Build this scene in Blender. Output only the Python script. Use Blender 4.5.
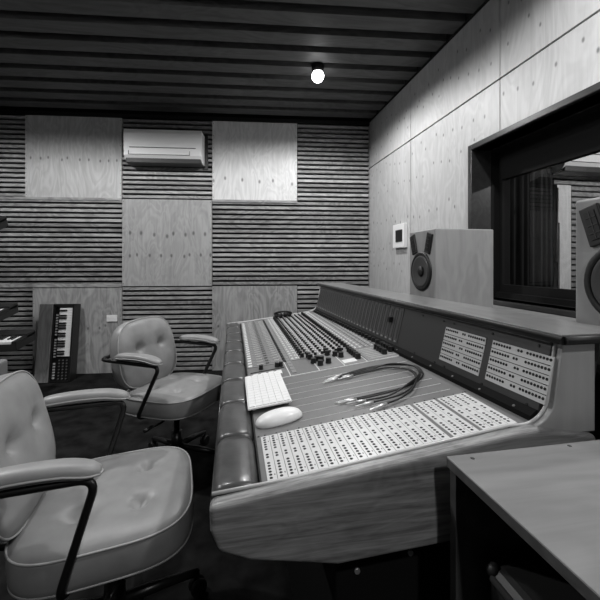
import bpy, bmesh, math, random
from mathutils import Vector, Matrix
random.seed(7)
S = bpy.context.scene
for o in list(bpy.data.objects): bpy.data.objects.remove(o)
COL = S.collection
PI = math.pi
# ---------------------------------------------------------------- camera, world, light, exposure
cam = bpy.data.objects.new('camera', bpy.data.cameras.new('camera')); COL.objects.link(cam)
cam.location = (0, 0, 1.2); cam.rotation_euler = (PI/2, 0, -math.asin(.183))
cam.data.sensor_fit = 'HORIZONTAL'; cam.data.sensor_width = 36; cam.data.lens = 21.6
cam.data.shift_y = -38/600; cam.data.clip_start = .02
S.camera = cam
w = bpy.data.worlds.new('world'); S.world = w; w.use_nodes = True
w.node_tree.nodes['Background'].inputs[0].default_value = (.5, .5, .5, 1)
w.node_tree.nodes['Background'].inputs[1].default_value = .05
S.view_settings.view_transform = 'Standard'; S.view_settings.look = 'None'
S.view_settings.gamma = 1; S.view_settings.exposure = 0.0
LAMPS = [((.68, 2.86), 84, 'round ceiling downlight glowing near the plywood wall'),
         ((1.0, .74), 72, 'ceiling downlight above the near end of the console'),
         ((-1.95, 2.35), 135, 'ceiling downlight above the keyboard stand'),
         ((-.6, 1.95), 48, 'added fill lamp, out of view above the gap between the two office chairs'),  # unseen lamp, added to brighten the back wall and middle of the room
         ((.25, -1.2), 78, 'added fill lamp behind the camera, furthest from the back wall')]  # unseen fill lamp, added to brighten the console end from behind the camera
def lamp(name, loc, power, r=.05, angle=177, blend=.25, rot=(0, 0, 0)):
    l = bpy.data.lights.new(name, 'SPOT'); l.energy = power; l.shadow_soft_size = r
    l.spot_size = math.radians(angle); l.spot_blend = blend
    o = bpy.data.objects.new(name, l); o.location = loc; o.rotation_euler = rot; COL.objects.link(o); return o
for i_, (xy, p, _) in enumerate(LAMPS): lamp('downlight_or_fill_lamp', (xy[0], xy[1], 2.66), p, angle=175 if i_ == 0 else 177, blend=.35 if i_ == 0 else .25)  # the last two are added fill lamps
lamp('booth_lamp', (3.6, .6, 2.45), 150, angle=178, blend=.1)

# ---------------------------------------------------------------- materials
def new_mat(name):
    m = bpy.data.materials.new(name); m.use_nodes = True
    nt = m.node_tree; b = nt.nodes['Principled BSDF']; return m, nt, b
def g(v): return (v, v, v, 1)
def mat(name, v, rough=.5, metal=0., var=0., scale=20., bump=0., spec=.5, stretch=(1, 1, 1), coat=0.):
    m, nt, b = new_mat(name)
    b.inputs['Base Color'].default_value = g(v); b.inputs['Roughness'].default_value = rough
    b.inputs['Metallic'].default_value = metal; b.inputs['Specular IOR Level'].default_value = spec
    b.inputs['Coat Weight'].default_value = coat
    N = nt.nodes.new; L = nt.links.new
    if var or bump:
        tc = N('ShaderNodeTexCoord'); mp = N('ShaderNodeMapping'); mp.inputs['Scale'].default_value = stretch
        L(tc.outputs['Object'], mp.inputs[0])
        n = N('ShaderNodeTexNoise'); n.inputs['Scale'].default_value = scale; n.inputs['Detail'].default_value = 5
        L(mp.outputs[0], n.inputs[0])
        if var:
            r = N('ShaderNodeMapRange'); r.inputs[1].default_value = .3; r.inputs[2].default_value = .7
            r.inputs[3].default_value = v*(1-var); r.inputs[4].default_value = v*(1+var)
            L(n.outputs[0], r.inputs[0])
            c = N('ShaderNodeCombineColor'); [L(r.outputs[0], c.inputs[i]) for i in range(3)]
            L(c.outputs[0], b.inputs['Base Color'])
        if bump:
            bp = N('ShaderNodeBump'); bp.inputs['Strength'].default_value = bump; bp.inputs['Distance'].default_value = .004
            L(n.outputs[0], bp.inputs['Height']); L(bp.outputs[0], b.inputs['Normal'])
    return m
def wood(name, v, grain='z', dark=.6, scale=1., rough=.5, knots=None, knot_axis='x', kscale=11., coat=0., contrast=1., spec=.4, ring=None):
    """grain along an axis; knots: list of (height, half width) bands holding small dark knots"""
    m, nt, b = new_mat(name); N = nt.nodes.new; L = nt.links.new
    b.inputs['Roughness'].default_value = rough; b.inputs['Coat Weight'].default_value = coat
    b.inputs['Coat Roughness'].default_value = .15; b.inputs['Specular IOR Level'].default_value = spec
    tc = N('ShaderNodeTexCoord'); mp = N('ShaderNodeMapping')
    st = {'x': (.06, 1, 1), 'y': (1, .06, 1), 'z': (1, 1, .06)}[grain]
    mp.inputs['Scale'].default_value = st; L(tc.outputs['Object'], mp.inputs[0])
    n1 = N('ShaderNodeTexNoise'); n1.inputs['Scale'].default_value = 34*scale; n1.inputs['Detail'].default_value = 6
    n1.inputs['Roughness'].default_value = .65; n1.inputs['Distortion'].default_value = .6; L(mp.outputs[0], n1.inputs[0])
    mp2 = N('ShaderNodeMapping'); mp2.inputs['Scale'].default_value = tuple(.35 if a < 1 else 1 for a in st); L(tc.outputs['Object'], mp2.inputs[0])
    n2 = N('ShaderNodeTexNoise'); n2.inputs['Scale'].default_value = 5*scale; n2.inputs['Detail'].default_value = 3; n2.inputs['Distortion'].default_value = 1.2
    L(mp2.outputs[0], n2.inputs[0])
    sn = N('ShaderNodeMath'); sn.operation = 'MULTIPLY'; sn.inputs[1].default_value = 46; L(n2.outputs[0], sn.inputs[0])
    si = N('ShaderNodeMath'); si.operation = 'SINE'; L(sn.outputs[0], si.inputs[0])
    mx = N('ShaderNodeMath'); mx.operation = 'MULTIPLY_ADD'; mx.inputs[1].default_value = .13*(contrast if ring is None else ring); L(si.outputs[0], mx.inputs[0])
    r = N('ShaderNodeMapRange'); r.inputs[1].default_value = .3; r.inputs[2].default_value = .7
    r.inputs[3].default_value = 1-.22*contrast; r.inputs[4].default_value = 1+.18*contrast
    L(n1.outputs[0], r.inputs[0]); L(r.outputs[0], mx.inputs[2])
    val = mx.outputs[0]
    if knots:
        sp = N('ShaderNodeSeparateXYZ'); L(tc.outputs['Object'], sp.inputs[0])
        ax = sp.outputs['X' if knot_axis == 'x' else 'Y']
        for (h, hw, sz) in knots:
            vo = N('ShaderNodeTexVoronoi'); vo.voronoi_dimensions = '1D'; vo.inputs['Scale'].default_value = kscale
            vo.inputs['Randomness'].default_value = .65
            of = N('ShaderNodeMath'); of.operation = 'ADD'; of.inputs[1].default_value = h*3.7; L(ax, of.inputs[0]); L(of.outputs[0], vo.inputs['W'])
            zz = N('ShaderNodeMath'); zz.operation = 'SUBTRACT'; zz.inputs[1].default_value = h; L(sp.outputs['Z'], zz.inputs[0])
            cc = N('ShaderNodeSeparateColor'); L(vo.outputs['Color'], cc.inputs[0])
            jt = N('ShaderNodeMath'); jt.operation = 'MULTIPLY_ADD'; jt.inputs[1].default_value = hw*1.6; jt.inputs[2].default_value = -hw*.8; L(cc.outputs[0], jt.inputs[0])
            z2 = N('ShaderNodeMath'); z2.operation = 'ADD'; L(zz.outputs[0], z2.inputs[0]); L(jt.outputs[0], z2.inputs[1])
            dx = N('ShaderNodeMath'); dx.operation = 'MULTIPLY'; dx.inputs[1].default_value = 1.25/kscale; L(vo.outputs['Distance'], dx.inputs[0])
            zs = N('ShaderNodeMath'); zs.operation = 'MULTIPLY'; zs.inputs[1].default_value = .75; L(z2.outputs[0], zs.inputs[0])
            cb = N('ShaderNodeCombineXYZ'); L(dx.outputs[0], cb.inputs[0]); L(zs.outputs[0], cb.inputs[1])
            ln = N('ShaderNodeVectorMath'); ln.operation = 'LENGTH'; L(cb.outputs[0], ln.inputs[0])
            k = N('ShaderNodeMapRange'); k.interpolation_type = 'SMOOTHSTEP'
            k.inputs[1].default_value = sz*.3; k.inputs[2].default_value = sz*1.3
            k.inputs[3].default_value = 1; k.inputs[4].default_value = 0; L(ln.outputs['Value'], k.inputs[0])
            ab = N('ShaderNodeMath'); ab.operation = 'ABSOLUTE'; L(zz.outputs[0], ab.inputs[0])
            bd = N('ShaderNodeMapRange'); bd.inputs[1].default_value = hw*2+.03; bd.inputs[2].default_value = hw*2+.04
            bd.inputs[3].default_value = .62; bd.inputs[4].default_value = 0; L(ab.outputs[0], bd.inputs[0])
            pr = N('ShaderNodeMath'); pr.operation = 'MULTIPLY'; L(k.outputs[0], pr.inputs[0]); L(bd.outputs[0], pr.inputs[1])
            iv = N('ShaderNodeMath'); iv.operation = 'SUBTRACT'; iv.inputs[0].default_value = 1; L(pr.outputs[0], iv.inputs[1])
            m2 = N('ShaderNodeMath'); m2.operation = 'MULTIPLY'; L(val, m2.inputs[0]); L(iv.outputs[0], m2.inputs[1]); val = m2.outputs[0]
    sc = N('ShaderNodeMath'); sc.operation = 'MULTIPLY'; sc.inputs[1].default_value = v; L(val, sc.inputs[0])
    c = N('ShaderNodeCombineColor'); [L(sc.outputs[0], c.inputs[i]) for i in range(3)]
    L(c.outputs[0], b.inputs['Base Color'])
    return m
def emis(name, v):
    m, nt, b = new_mat(name); b.inputs['Emission Color'].default_value = g(1); b.inputs['Emission Strength'].default_value = v; return m
def glass(name, refl=.12):
    m, nt, b = new_mat(name); N = nt.nodes.new; L = nt.links.new
    nt.nodes.remove(b); t = N('ShaderNodeBsdfTransparent'); t.inputs[0].default_value = g(.9); gl = N('ShaderNodeBsdfGlossy'); gl.inputs['Roughness'].default_value = .01
    f = N('ShaderNodeFresnel'); f.inputs[0].default_value = 1.5
    mx = N('ShaderNodeMixShader'); ge = N('ShaderNodeNewGeometry')
    bf = N('ShaderNodeMath'); bf.operation = 'SUBTRACT'; bf.inputs[0].default_value = 1; L(ge.outputs['Backfacing'], bf.inputs[1])
    ff = N('ShaderNodeMath'); ff.operation = 'MULTIPLY'; L(f.outputs[0], ff.inputs[0]); L(bf.outputs[0], ff.inputs[1]); L(ff.outputs[0], mx.inputs[0]); L(t.outputs[0], mx.inputs[1]); L(gl.outputs[0], mx.inputs[2])
    L(mx.outputs[0], nt.nodes['Material Output'].inputs[0]); return m

M = dict(
 carpet=mat('dark_carpet', .012, .95, var=.7, scale=9, bump=.6, spec=.1),
 ceil=mat('ceiling_void', .006, .9), joist=wood('stained_joist', .085, 'x', scale=.8, rough=.6),
 slat=wood('stained_slat', .33, 'x', scale=1.0, rough=.5, contrast=1.5), slat_dark=wood('stained_slat_dark', .25, 'x', scale=1.2, rough=.5, contrast=1.7), slat_pale=wood('stained_slat_pale', .42, 'x', scale=.9, rough=.5, contrast=1.5), void=mat('black_void', .004, .95),
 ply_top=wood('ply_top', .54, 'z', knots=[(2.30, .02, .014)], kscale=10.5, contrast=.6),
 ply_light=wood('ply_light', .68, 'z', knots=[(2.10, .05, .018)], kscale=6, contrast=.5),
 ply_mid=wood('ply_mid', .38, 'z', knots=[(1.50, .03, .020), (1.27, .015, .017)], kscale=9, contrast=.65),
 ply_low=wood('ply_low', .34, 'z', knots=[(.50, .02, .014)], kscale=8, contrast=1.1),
 ply_wall=wood('ply_wall', .5, 'z', knots=[(2.6, .10, .010), (2.45, .10, .010), (2.15, .08, .011), (1.95, .08, .010), (1.62, .06, .012), (1.35, .06, .011), (1.15, .05, .011)], knot_axis='y', kscale=8.5, contrast=.45),
 black=mat('black_metal', .01, .35), blackmat=mat('black_matte', .009, .85, spec=.15), dark=mat('dark_grey', .03, .5),
 frame=wood('dark_window_wood', .03, 'y', rough=.3, coat=.3),
 paint=mat('white_plastic', .85, .4), white=mat('bright_white', .85, .35), vent=mat('vent_grey', .12, .5),
 leather=mat('grey_leather', .275, .43, var=.12, scale=14, bump=.12), piping=mat('pale_piping', .38, .4),
 roll=mat('dark_leather', .065, .30, var=.25, scale=25, bump=.25, coat=.12), 
 teak=wood('oiled_wood', .27, 'x', scale=2.4, rough=.38, contrast=2.6, coat=.2, ring=.5),
 trim=mat('pale_edge_trim', .6, .25, coat=.4), cheek=wood('pale_cheek', .36, 'z', scale=.5, rough=.4, contrast=.5),
 ledge=wood('ledge_wood', .2, 'y', rough=.3, contrast=.7, coat=.2), plate=mat('grey_plate', .16, .42, var=.06, scale=40),
 module=mat('module_grey', .24, .4), lightmod=mat('module_pale', .30, .4), strip=mat('patch_white', .66, .35), hole=mat('jack_hole', .005, .6),
 panel=mat('charcoal_panel', .045, .45), panel2=mat('patch_grey', .6, .4), meter=mat('meter_grey', .075, .35),
 seam=mat('light_seam', .75, .35), knob=mat('knob_black', .008, .45), cap=mat('knob_cap', .62, .35),
 chrome=mat('silver', .8, .38, metal=.8), cabtop=wood('table_ply', .2, 'x', scale=.7, rough=.5, contrast=.6), cabside=wood('cabinet_side', .06, 'z', rough=.6),
 edge=wood('ply_edge', .11, 'x', rough=.5), spk=wood('speaker_veneer', .31, 'z', scale=.6, rough=.45, contrast=.5),
 cone=mat('woofer_cone', .06, .4), rubber=mat('rubber', .008, .5), key=mat('ivory_key', .75, .3), synthwood=wood('synth_wood', .2, 'z', rough=.5),
 curtain=mat('dark_curtain', .011, .9, var=.3, scale=6), greybox=mat('grey_cloth', .22, .8, bump=.2, scale=200),
 glass=glass('window_glass'), lampon=emis('lamp_glow', 12), wall=mat('dark_wall', .1, .8), booth=mat('booth_paint', .12, .8))

# ---------------------------------------------------------------- mesh helpers
def frm(bm, verts, faces, mi=0, smooth=False):
    vs = [bm.verts.new(v) for v in verts]; out = []
    for f in faces:
        try: fc = bm.faces.new([vs[i] for i in f])
        except ValueError: continue
        fc.material_index = mi; fc.smooth = smooth; out.append(fc)
    return vs
def box(bm, x0, x1, y0, y1, z0, z1, mi=0, M4=None):
    vs = [Vector((x, y, z)) for z in (z0, z1) for y in (y0, y1) for x in (x0, x1)]
    if M4: vs = [M4 @ v for v in vs]
    return frm(bm, vs, [(0, 2, 3, 1), (4, 5, 7, 6), (0, 1, 5, 4), (2, 6, 7, 3), (0, 4, 6, 2), (1, 3, 7, 5)], mi)
def basis(d):
    d = Vector(d).normalized(); a = Vector((0, 0, 1)) if abs(d.z) < .9 else Vector((1, 0, 0))
    u = d.cross(a).normalized(); return u, d.cross(u).normalized()
def lathe(bm, p, d, prof, seg=24, mi=0, cap=True):
    """prof: list of (distance along d, radius) from p"""
    p = Vector(p); d = Vector(d).normalized(); u, v = basis(d); rings = []
    for (h, r) in prof:
        rings.append([bm.verts.new(p+d*h+(u*math.cos(2*PI*i/seg)+v*math.sin(2*PI*i/seg))*max(r, 1e-5)) for i in range(seg)])
    for a, b in zip(rings, rings[1:]):
        for i in range(seg):
            f = bm.faces.new((a[i], a[(i+1) % seg], b[(i+1) % seg], b[i])); f.smooth = True; f.material_index = mi
    if cap:
        for rg in (rings[0][::-1], rings[-1]):
            f = bm.faces.new(rg); f.material_index = mi
def cyl(bm, p0, p1, r, seg=16, mi=0, r2=None):
    p0, p1 = Vector(p0), Vector(p1); lathe(bm, p0, p1-p0, [(0, r), ((p1-p0).length, r if r2 is None else r2)], seg, mi)
def tube(bm, pts, r, seg=10, mi=0, closed=False, flat=1.):
    pts = [Vector(p) for p in pts]; n = len(pts); rings = []
    u = None
    for i, p in enumerate(pts):
        a = pts[(i-1) % n] if (closed or i) else p; b = pts[(i+1) % n] if (closed or i < n-1) else p
        t = (b-a).normalized()
        if u is None: u, _ = basis(t)
        u = (u-t*u.dot(t)).normalized(); v = t.cross(u)
        rr = r[i] if isinstance(r, (list, tuple)) else r
        rings.append([bm.verts.new(p+(u*math.cos(2*PI*k/seg)+v*math.sin(2*PI*k/seg)*flat)*rr) for k in range(seg)])
    m = n if closed else n-1
    for i in range(m):
        a, b = rings[i], rings[(i+1) % n]
        for k in range(seg):
            f = bm.faces.new((a[k], a[(k+1) % seg], b[(k+1) % seg], b[k])); f.smooth = True; f.material_index = mi
    if not closed:
        for rg in (rings[0][::-1], rings[-1]): bm.faces.new(rg).material_index = mi
def spline(ctrl, n=8):
    c = [Vector(p) for p in ctrl]; c = [c[0]*2-c[1]]+c+[c[-1]*2-c[-2]]; out = []
    for i in range(1, len(c)-2):
        for k in range(n):
            t = k/n; a, b, d, e = c[i-1], c[i], c[i+1], c[i+2]
            out.append(.5*((2*b)+(d-a)*t+(2*a-5*b+4*d-e)*t*t+(3*b-a-3*d+e)*t**3))
    out.append(c[-2]); return out
def rounded(pts, r=.04, n=6):
    """polyline with rounded corners"""
    P = [Vector(p) for p in pts]; out = [P[0]]
    for i in range(1, len(P)-1):
        a, b, c = P[i-1], P[i], P[i+1]; rr = min(r, (a-b).length*.45, (c-b).length*.45)
        s = b+(a-b).normalized()*rr; e = b+(c-b).normalized()*rr
        for k in range(n+1):
            t = k/n; out.append(s*(1-t)**2+b*2*t*(1-t)+e*t*t)
    out.append(P[-1]); return out
def prism(bm, prof, y0, y1, mi=0, axis='y', sh=0.):
    """prof: (x,z) polygon extruded along y; sh shears x by y"""
    n = len(prof); vs = []
    for y in (y0, y1):
        for (x, z) in prof: vs.append((x+sh*y, y, z))
    fs = [tuple(range(n)), tuple(range(2*n-1, n-1, -1))]+[(i, i+n, (i+1) % n+n, (i+1) % n) for i in range(n)]
    frm(bm, vs, fs, mi)
def wl(o):
    v = Vector((0, 0, 0))
    while o: v = v+o.location; o = o.parent
    return v
def obj(name, bm, ms, parent=None, world=True, bevel=0., seg=2, recalc=True, smooth=None):
    if recalc: bmesh.ops.recalc_face_normals(bm, faces=bm.faces[:])
    me = bpy.data.meshes.new(name); bm.to_mesh(me); bm.free()
    for m in (ms if isinstance(ms, (list, tuple)) else [ms]): me.materials.append(M[m] if isinstance(m, str) else m)
    o = bpy.data.objects.new(name, me); COL.objects.link(o)
    if parent:
        o.parent = parent
        if world: o.location = -wl(parent)
    if smooth is not None:
        for p in me.polygons: p.use_smooth = smooth
    if bevel:
        b = o.modifiers.new('bevel', 'BEVEL'); b.width = bevel; b.segments = seg; b.limit_method = 'ANGLE'; b.angle_limit = math.radians(35)
    return o
def B(): return bmesh.new()
def thing(name, label, cat, loc=(0, 0, 0), rz=0, group=None):
    o = bpy.data.objects.new(name, None); COL.objects.link(o); o.location = loc; o.rotation_euler = (0, 0, rz)
    o.empty_display_size = .1
    return tag(o, label, cat, group)
def tag(o, label, cat, group=None, kind=None):
    o['label'] = label; o['category'] = cat
    if group: o['group'] = group
    if kind: o['kind'] = kind
    return o
def struct(name, bm, m, parent=None, **k):
    o = obj(name, bm, m, parent, **k)
    if not parent: o['kind'] = 'structure'
    return o
def copy_tree(o, parent=None):
    c = o.copy(); COL.objects.link(c); c.parent = parent
    for ch in o.children: copy_tree(ch, c)
    return c

# ---------------------------------------------------------------- the room
CX, CY = 1.54, 3.95                     # corner of back wall and right wall
MW = Matrix(((.9948, .1016, 0, CX), (-.1016, .9948, 0, CY), (0, 0, 1, 0), (0, 0, 0, 1)))  # back wall frame: a to the right, b into the wall
H = 2.81
def wp(a, b, z): return MW @ Vector((a, b, z))
bm = B(); box(bm, -3.5, 1.62, -2.0, 4.6, -.06, 0); struct('floor', bm, 'carpet')
bm = B(); box(bm, -5.1, .0, 0, .08, 0, H+.12, M4=MW); struct('wall_back', bm, 'void')
bm = B(); box(bm, -3.5, -3.4, -2.0, 4.6, 0, H); struct('wall_left', bm, 'wall')
bm = B(); box(bm, -3.5, 1.62, -2.1, -2.0, 0, H); struct('wall_front', bm, 'wall')
bm = B()
box(bm, -3.5, 1.62, -2.0, 4.6, H+.06, H+.12, 0)
k = 0
b = -.14
while b > -6.3:
    box(bm, -5.0, .3, b-.135, b, H-.005, H+.06, 1, MW); b -= .215
struct('ceiling', bm, ['ceil', 'joist'])
bm = B(); box(bm, -5.0, 0, -.05, -.002, H-.045, H-.006, M4=MW); struct('trim_1', bm, 'black')
# right wall: plywood sheets with dark grooves around the window opening
WY0, WY1, WZ0, WZ1 = .1, 2.088, .975, 1.925
bm = B()
def wallpiece(y0, y1, z0, z1, mi=0, x0=1.54, x1=1.56):
    if y1-y0 > .004 and z1-z0 > .004: box(bm, x0, x1, y0, y1, z0, z1, mi)
seams = [4.0, 2.94, 1.862, .83, -.22, -1.27, -2.0]
for ya, yb in zip(seams[1:], seams[:-1]):
    ya2, yb2 = ya+.004, yb-.004
    wallpiece(ya2, yb2, 2.282, H-.012)
    lo, hi = max(ya2, WY0), min(yb2, WY1)
    if lo < hi:
        wallpiece(ya2, lo, 0, 2.27); wallpiece(hi, yb2, 0, 2.27)
        wallpiece(lo, hi, 0, WZ0); wallpiece(lo, hi, WZ1, 2.27)
    else: wallpiece(ya2, yb2, 0, 2.27)
for (a, b_, c, d) in ((WY1, 4.1, 0, H+.1), (-2, WY0, 0, H+.1), (WY0, WY1, 0, WZ0), (WY0, WY1, WZ1, H+.1)):
    wallpiece(a, b_, c, d, 1, 1.556, 1.64)
struct('wall_right', bm, ['ply_wall', 'void'])
bm = B(); box(bm, 1.525, 1.60, -2.0, 3.94, H-.014, H+.06); struct('trim_4', bm, 'void')

# back wall cladding, checkerboard of slats and plywood
AX = [-4.95, -3.72, -2.73, -1.772, -.828, -.004]; RZ = [0, .935, 1.885, H-.05]
def slats(a0, a1, z0, z1, label):
    bm = B(); box(bm, a0, a1, -.012, -.001, z0, z1, 1, MW)
    n = max(1, round((z1-z0)/.0528)); p = (z1-z0)/n
    for i in range(n):
        z = z0+i*p; j = random.uniform(-.0015, .0015)
        box(bm, a0+.002, a1-.002, -.043+j, -.010, z+.012, z+p-.010, random.choice((0, 0, 2, 2, 3)), MW)
    return tag(obj('slat_panel', bm, ['slat', 'void', 'slat_dark', 'slat_pale'], bevel=.002, seg=1), label, 'wall panel', 'dark slatted panels on the back wall')
slats(AX[0], AX[1], RZ[2], RZ[3], 'dark slatted timber panel in the upper left corner of the back wall')
slats(AX[2], AX[3], RZ[2], RZ[3], 'dark slatted timber panel behind the air conditioner')
slats(AX[4], AX[5], RZ[2], RZ[3], 'dark slatted timber panel high on back wall beside the right wall corner')
slats(AX[0], AX[2], RZ[1], RZ[2], 'wide slatted timber panel at mid height left of the middle plywood square')
slats(AX[3], AX[5], RZ[1], RZ[2], 'wide slatted timber panel at mid height between plywood square and right corner')
slats(AX[0], -3.648, RZ[0], RZ[1], 'dark slatted panel low on the back wall behind the stacked keyboards')
slats(AX[2], AX[3], RZ[0], RZ[1], 'low dark slatted panel behind the far office chair')
slats(AX[4], AX[5], RZ[0], RZ[1], 'low dark slatted panel behind the far end of the console')
def plyp(a0, a1, z0, z1, m, label):
    bm = B(); box(bm, a0+.003, a1-.003, -.05, -.001, z0+.003, z1-.003, 0, MW)
    for z in [z0+.03+i*(z1-z0-.06)/6 for i in range(7)]:
        for a in (a0+.015, a1-.015): cyl(bm, wp(a, -.0503, z), wp(a, -.0515, z), .004, 8, 1)
    return tag(obj('plywood_panel', bm, [m, 'dark'], bevel=.0015, seg=1), label, 'wall panel', 'square plywood panels on the back wall')
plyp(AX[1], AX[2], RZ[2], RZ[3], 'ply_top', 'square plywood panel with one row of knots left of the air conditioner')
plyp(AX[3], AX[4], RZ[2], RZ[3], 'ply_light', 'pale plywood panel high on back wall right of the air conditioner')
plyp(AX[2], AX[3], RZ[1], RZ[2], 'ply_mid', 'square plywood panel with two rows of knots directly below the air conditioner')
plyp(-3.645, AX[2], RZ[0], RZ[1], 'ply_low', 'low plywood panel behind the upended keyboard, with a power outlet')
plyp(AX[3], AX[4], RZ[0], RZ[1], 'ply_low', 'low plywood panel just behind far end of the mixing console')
bm = B()
for (a0, a1) in ((AX[0], AX[2]), (AX[3], AX[4])): box(bm, a0, a1, -.058, -.05, RZ[2]-.022, RZ[2]+.004, 0, MW)
struct('trim_2', bm, 'slat')
bm = B(); box(bm, -4.2, AX[2], -.062, -.05, RZ[1]-.002, RZ[1]+.03, 0, MW); struct('trim_3', bm, 'slat')

# window
t = bpy.data.objects.new('window_1', None); COL.objects.link(t); t.location = (1.6, 1.1, .975); t['kind'] = 'structure'
bm = B()
cw = .035
box(bm, 1.515, 1.66, WY1-.002, WY1+cw, WZ0-cw, WZ1+cw); box(bm, 1.515, 1.66, WY0-cw, WY0, WZ0-cw, WZ1+cw)
box(bm, 1.515, 1.66, WY0, WY1, WZ1, WZ1+cw); box(bm, 1.515, 1.66, WY0, WY1, WZ0-cw, WZ0)
obj('window_frame', bm, 'frame', t, bevel=.004)
bm = B()
box(bm, 1.66, 1.80, WY1, WY1+.03, WZ0, WZ1); box(bm, 1.66, 1.80, WY0-.03, WY0, WZ0, WZ1)
box(bm, 1.66, 1.80, WY0, WY1, WZ1, WZ1+.03); box(bm, 1.66, 1.80, WY0, WY1, WZ0-.03, WZ0)
box(bm, 1.72, 1.76, WY0, WY1, 1.735, WZ1); box(bm, 1.72, 1.76, WY0, WY1, WZ0, 1.055)
box(bm, 1.72, 1.76, WY1-.03, WY1, 1.055, 1.735)
box(bm, 1.68, 1.72, WY0, WY1, WZ0, 1.005)
obj('window_reveal', bm, 'blackmat', t)
bm = B(); box(bm, 1.735, 1.741, WY0, WY1-.03, 1.055, 1.735); obj('window_pane', bm, 'glass', t)

# booth beyond the glass
BY = 2.86
bm = B(); box(bm, 1.76, 5.3, BY, BY+.08, 0, 2.7); struct('wall_booth', bm, 'void')
bm = B(); box(bm, 5.3, 5.38, -1.5, BY, 0, 2.7); struct('wall_booth_right', bm, 'booth')
bm = B(); box(bm, 1.76, 5.3, -1.58, -1.5, 0, 2.7); struct('wall_booth_front', bm, 'booth')
bm = B(); box(bm, 1.7, 5.3, -1.5, BY, -.06, 0); struct('floor_booth', bm, 'carpet')
bm = B(); box(bm, 1.7, 5.3, -1.5, BY, 2.7, 2.76); struct('ceiling_booth', bm, 'ceil')
bm = B(); n = 45
for i in range(n):
    z = .02+i*.0528; box(bm, 2.9 if z > 1.92 else 3.09, 5.28, BY-.035, BY-.001, z, z+.036)
tag(obj('slat_panel', bm, 'slat_dark'), 'slatted timber wall seen through the window in the next room', 'wall panel')
bm = B(); box(bm, 2.93, 3.08, BY-.04, BY-.001, .02, 1.91); tag(obj('plywood_panel', bm, 'ply_light'), 'narrow plywood panel seen through the window', 'wall panel')
bm = B(); n = 90; va = []
for i in range(n+1):
    x = 1.8+i*1.0/n; y = BY-.10+.028*math.sin(i*1.1)+.012*math.sin(i*.37); va.append((x, y))
vs = [(x, y, z) for (x, y) in va for z in (.03, 2.6)]+[(x, y+.006, z) for (x, y) in va for z in (.03, 2.6)]
o2 = 2*(n+1); fs = []
for i in range(n):
    a = 2*i; fs += [(a, a+2, a+3, a+1), (o2+a+1, o2+a+3, o2+a+2, o2+a), (a+1, a+3, o2+a+3, o2+a+1), (a, o2+a, o2+a+2, a+2)]
fs += [(0, 1, o2+1, o2), (2*n, o2+2*n, o2+2*n+1, 2*n+1)]
frm(bm, vs, fs, 0, True); tag(obj('curtain', bm, 'curtain'), 'dark curtain hanging behind the window glass', 'curtain')
t = thing('microphone_stand', 'thin black microphone stand behind the window glass', 'stand', (2.45, 2.35, 0))
bm = B(); lathe(bm, (2.45, 2.35, 0), (0, 0, 1), [(0, .13), (.02, .13), (.03, .02)], 24); obj('base', bm, 'dark', t)
bm = B(); cyl(bm, (2.45, 2.35, .02), (2.45, 2.35, 1.5), .01, 10); obj('pole', bm, 'dark', t)
bm = B(); cyl(bm, (2.28, 2.2, 1.2), (2.6, 2.5, 1.8), .008, 10); obj('boom', bm, 'dark', t)

# ---------------------------------------------------------------- air conditioners
def aircon(label, loc, rz, w=.80):
    t = thing('air_conditioner', label, 'air conditioner', loc, rz)   # local: x right, -y room
    bm = B(); prism(bm, [(0, 0)], 0, 0) if 0 else None
    pr = [(-.19, .075), (-.2, .30), (-.185, .345), (0, .345), (0, .02), (-.10, .012), (-.16, .03)]
    n = len(pr); vs = [(x, y, z) for x in (-w/2, w/2) for (y, z) in pr]
    frm(bm, vs, [tuple(range(n)), tuple(range(2*n-1, n-1, -1))]+[(i, i+n, (i+1) % n+n, (i+1) % n) for i in range(n)])
    obj('body', bm, 'paint', t, False, bevel=.006)
    bm = B(); box(bm, -w/2+.06, w/2-.06, -.2045, -.19, .150, .155); obj('slot', bm, 'vent', t, False)
    bm = B(); box(bm, -w/2+.05, w/2-.12, -.1985, -.185, .078, .082); box(bm, -w/2+.05, -w/2+.053, -.2, -.185, .08, .12); box(bm, w/2-.123, w/2-.12, -.2, -.185, .08, .12)
    obj('flap', bm, 'vent', t, False)
    bm = B(); box(bm, -w/2+.01, w/2-.01, -.172, -.02, -.002, .062); obj('outlet_vent', bm, 'dark', t, False, bevel=.008)
    bm = B(); box(bm, w/2-.01, w/2+.035, -.012, 0, -.02, .36); obj('side_strip', bm, 'black', t, False)  # black strip against the wall, reaching past the right end
    return t
p = wp(-2.245, -.045, 2.235)
aircon('white wall air conditioner on the slatted back wall', p, -math.asin(.1016), .79)
ac2 = aircon('white air conditioner seen through the window glass', (3.37, BY-.04, 1.99), 0, 1.1)

# power outlet, breaker box
ang = -math.asin(.1016)
t = thing('power_outlet', 'white double power outlet on low plywood panel', 'outlet', wp(-2.83, -.0515, .594), ang)
bm = B(); box(bm, -.055, .055, -.012, 0, -.035, .035); obj('plate', bm, 'white', t, False, bevel=.003)
for sx in (-1, 1):
    bm = B(); box(bm, sx*.028-.008, sx*.028+.008, -.016, -.012, -.004, .018); obj('switch', bm, 'paint', t, False)
t = thing('breaker_box', 'small white wall box with dark window on the right plywood wall', 'box', (1.54, 3.11, 1.44))
bm = B(); box(bm, 1.50, 1.539, 3.0, 3.22, 1.33, 1.55); obj('housing', bm, 'white', t, bevel=.006)
bm = B(); box(bm, 1.494, 1.50, 3.02, 3.15, 1.385, 1.495); obj('cover', bm, 'black', t, bevel=.002)

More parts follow.
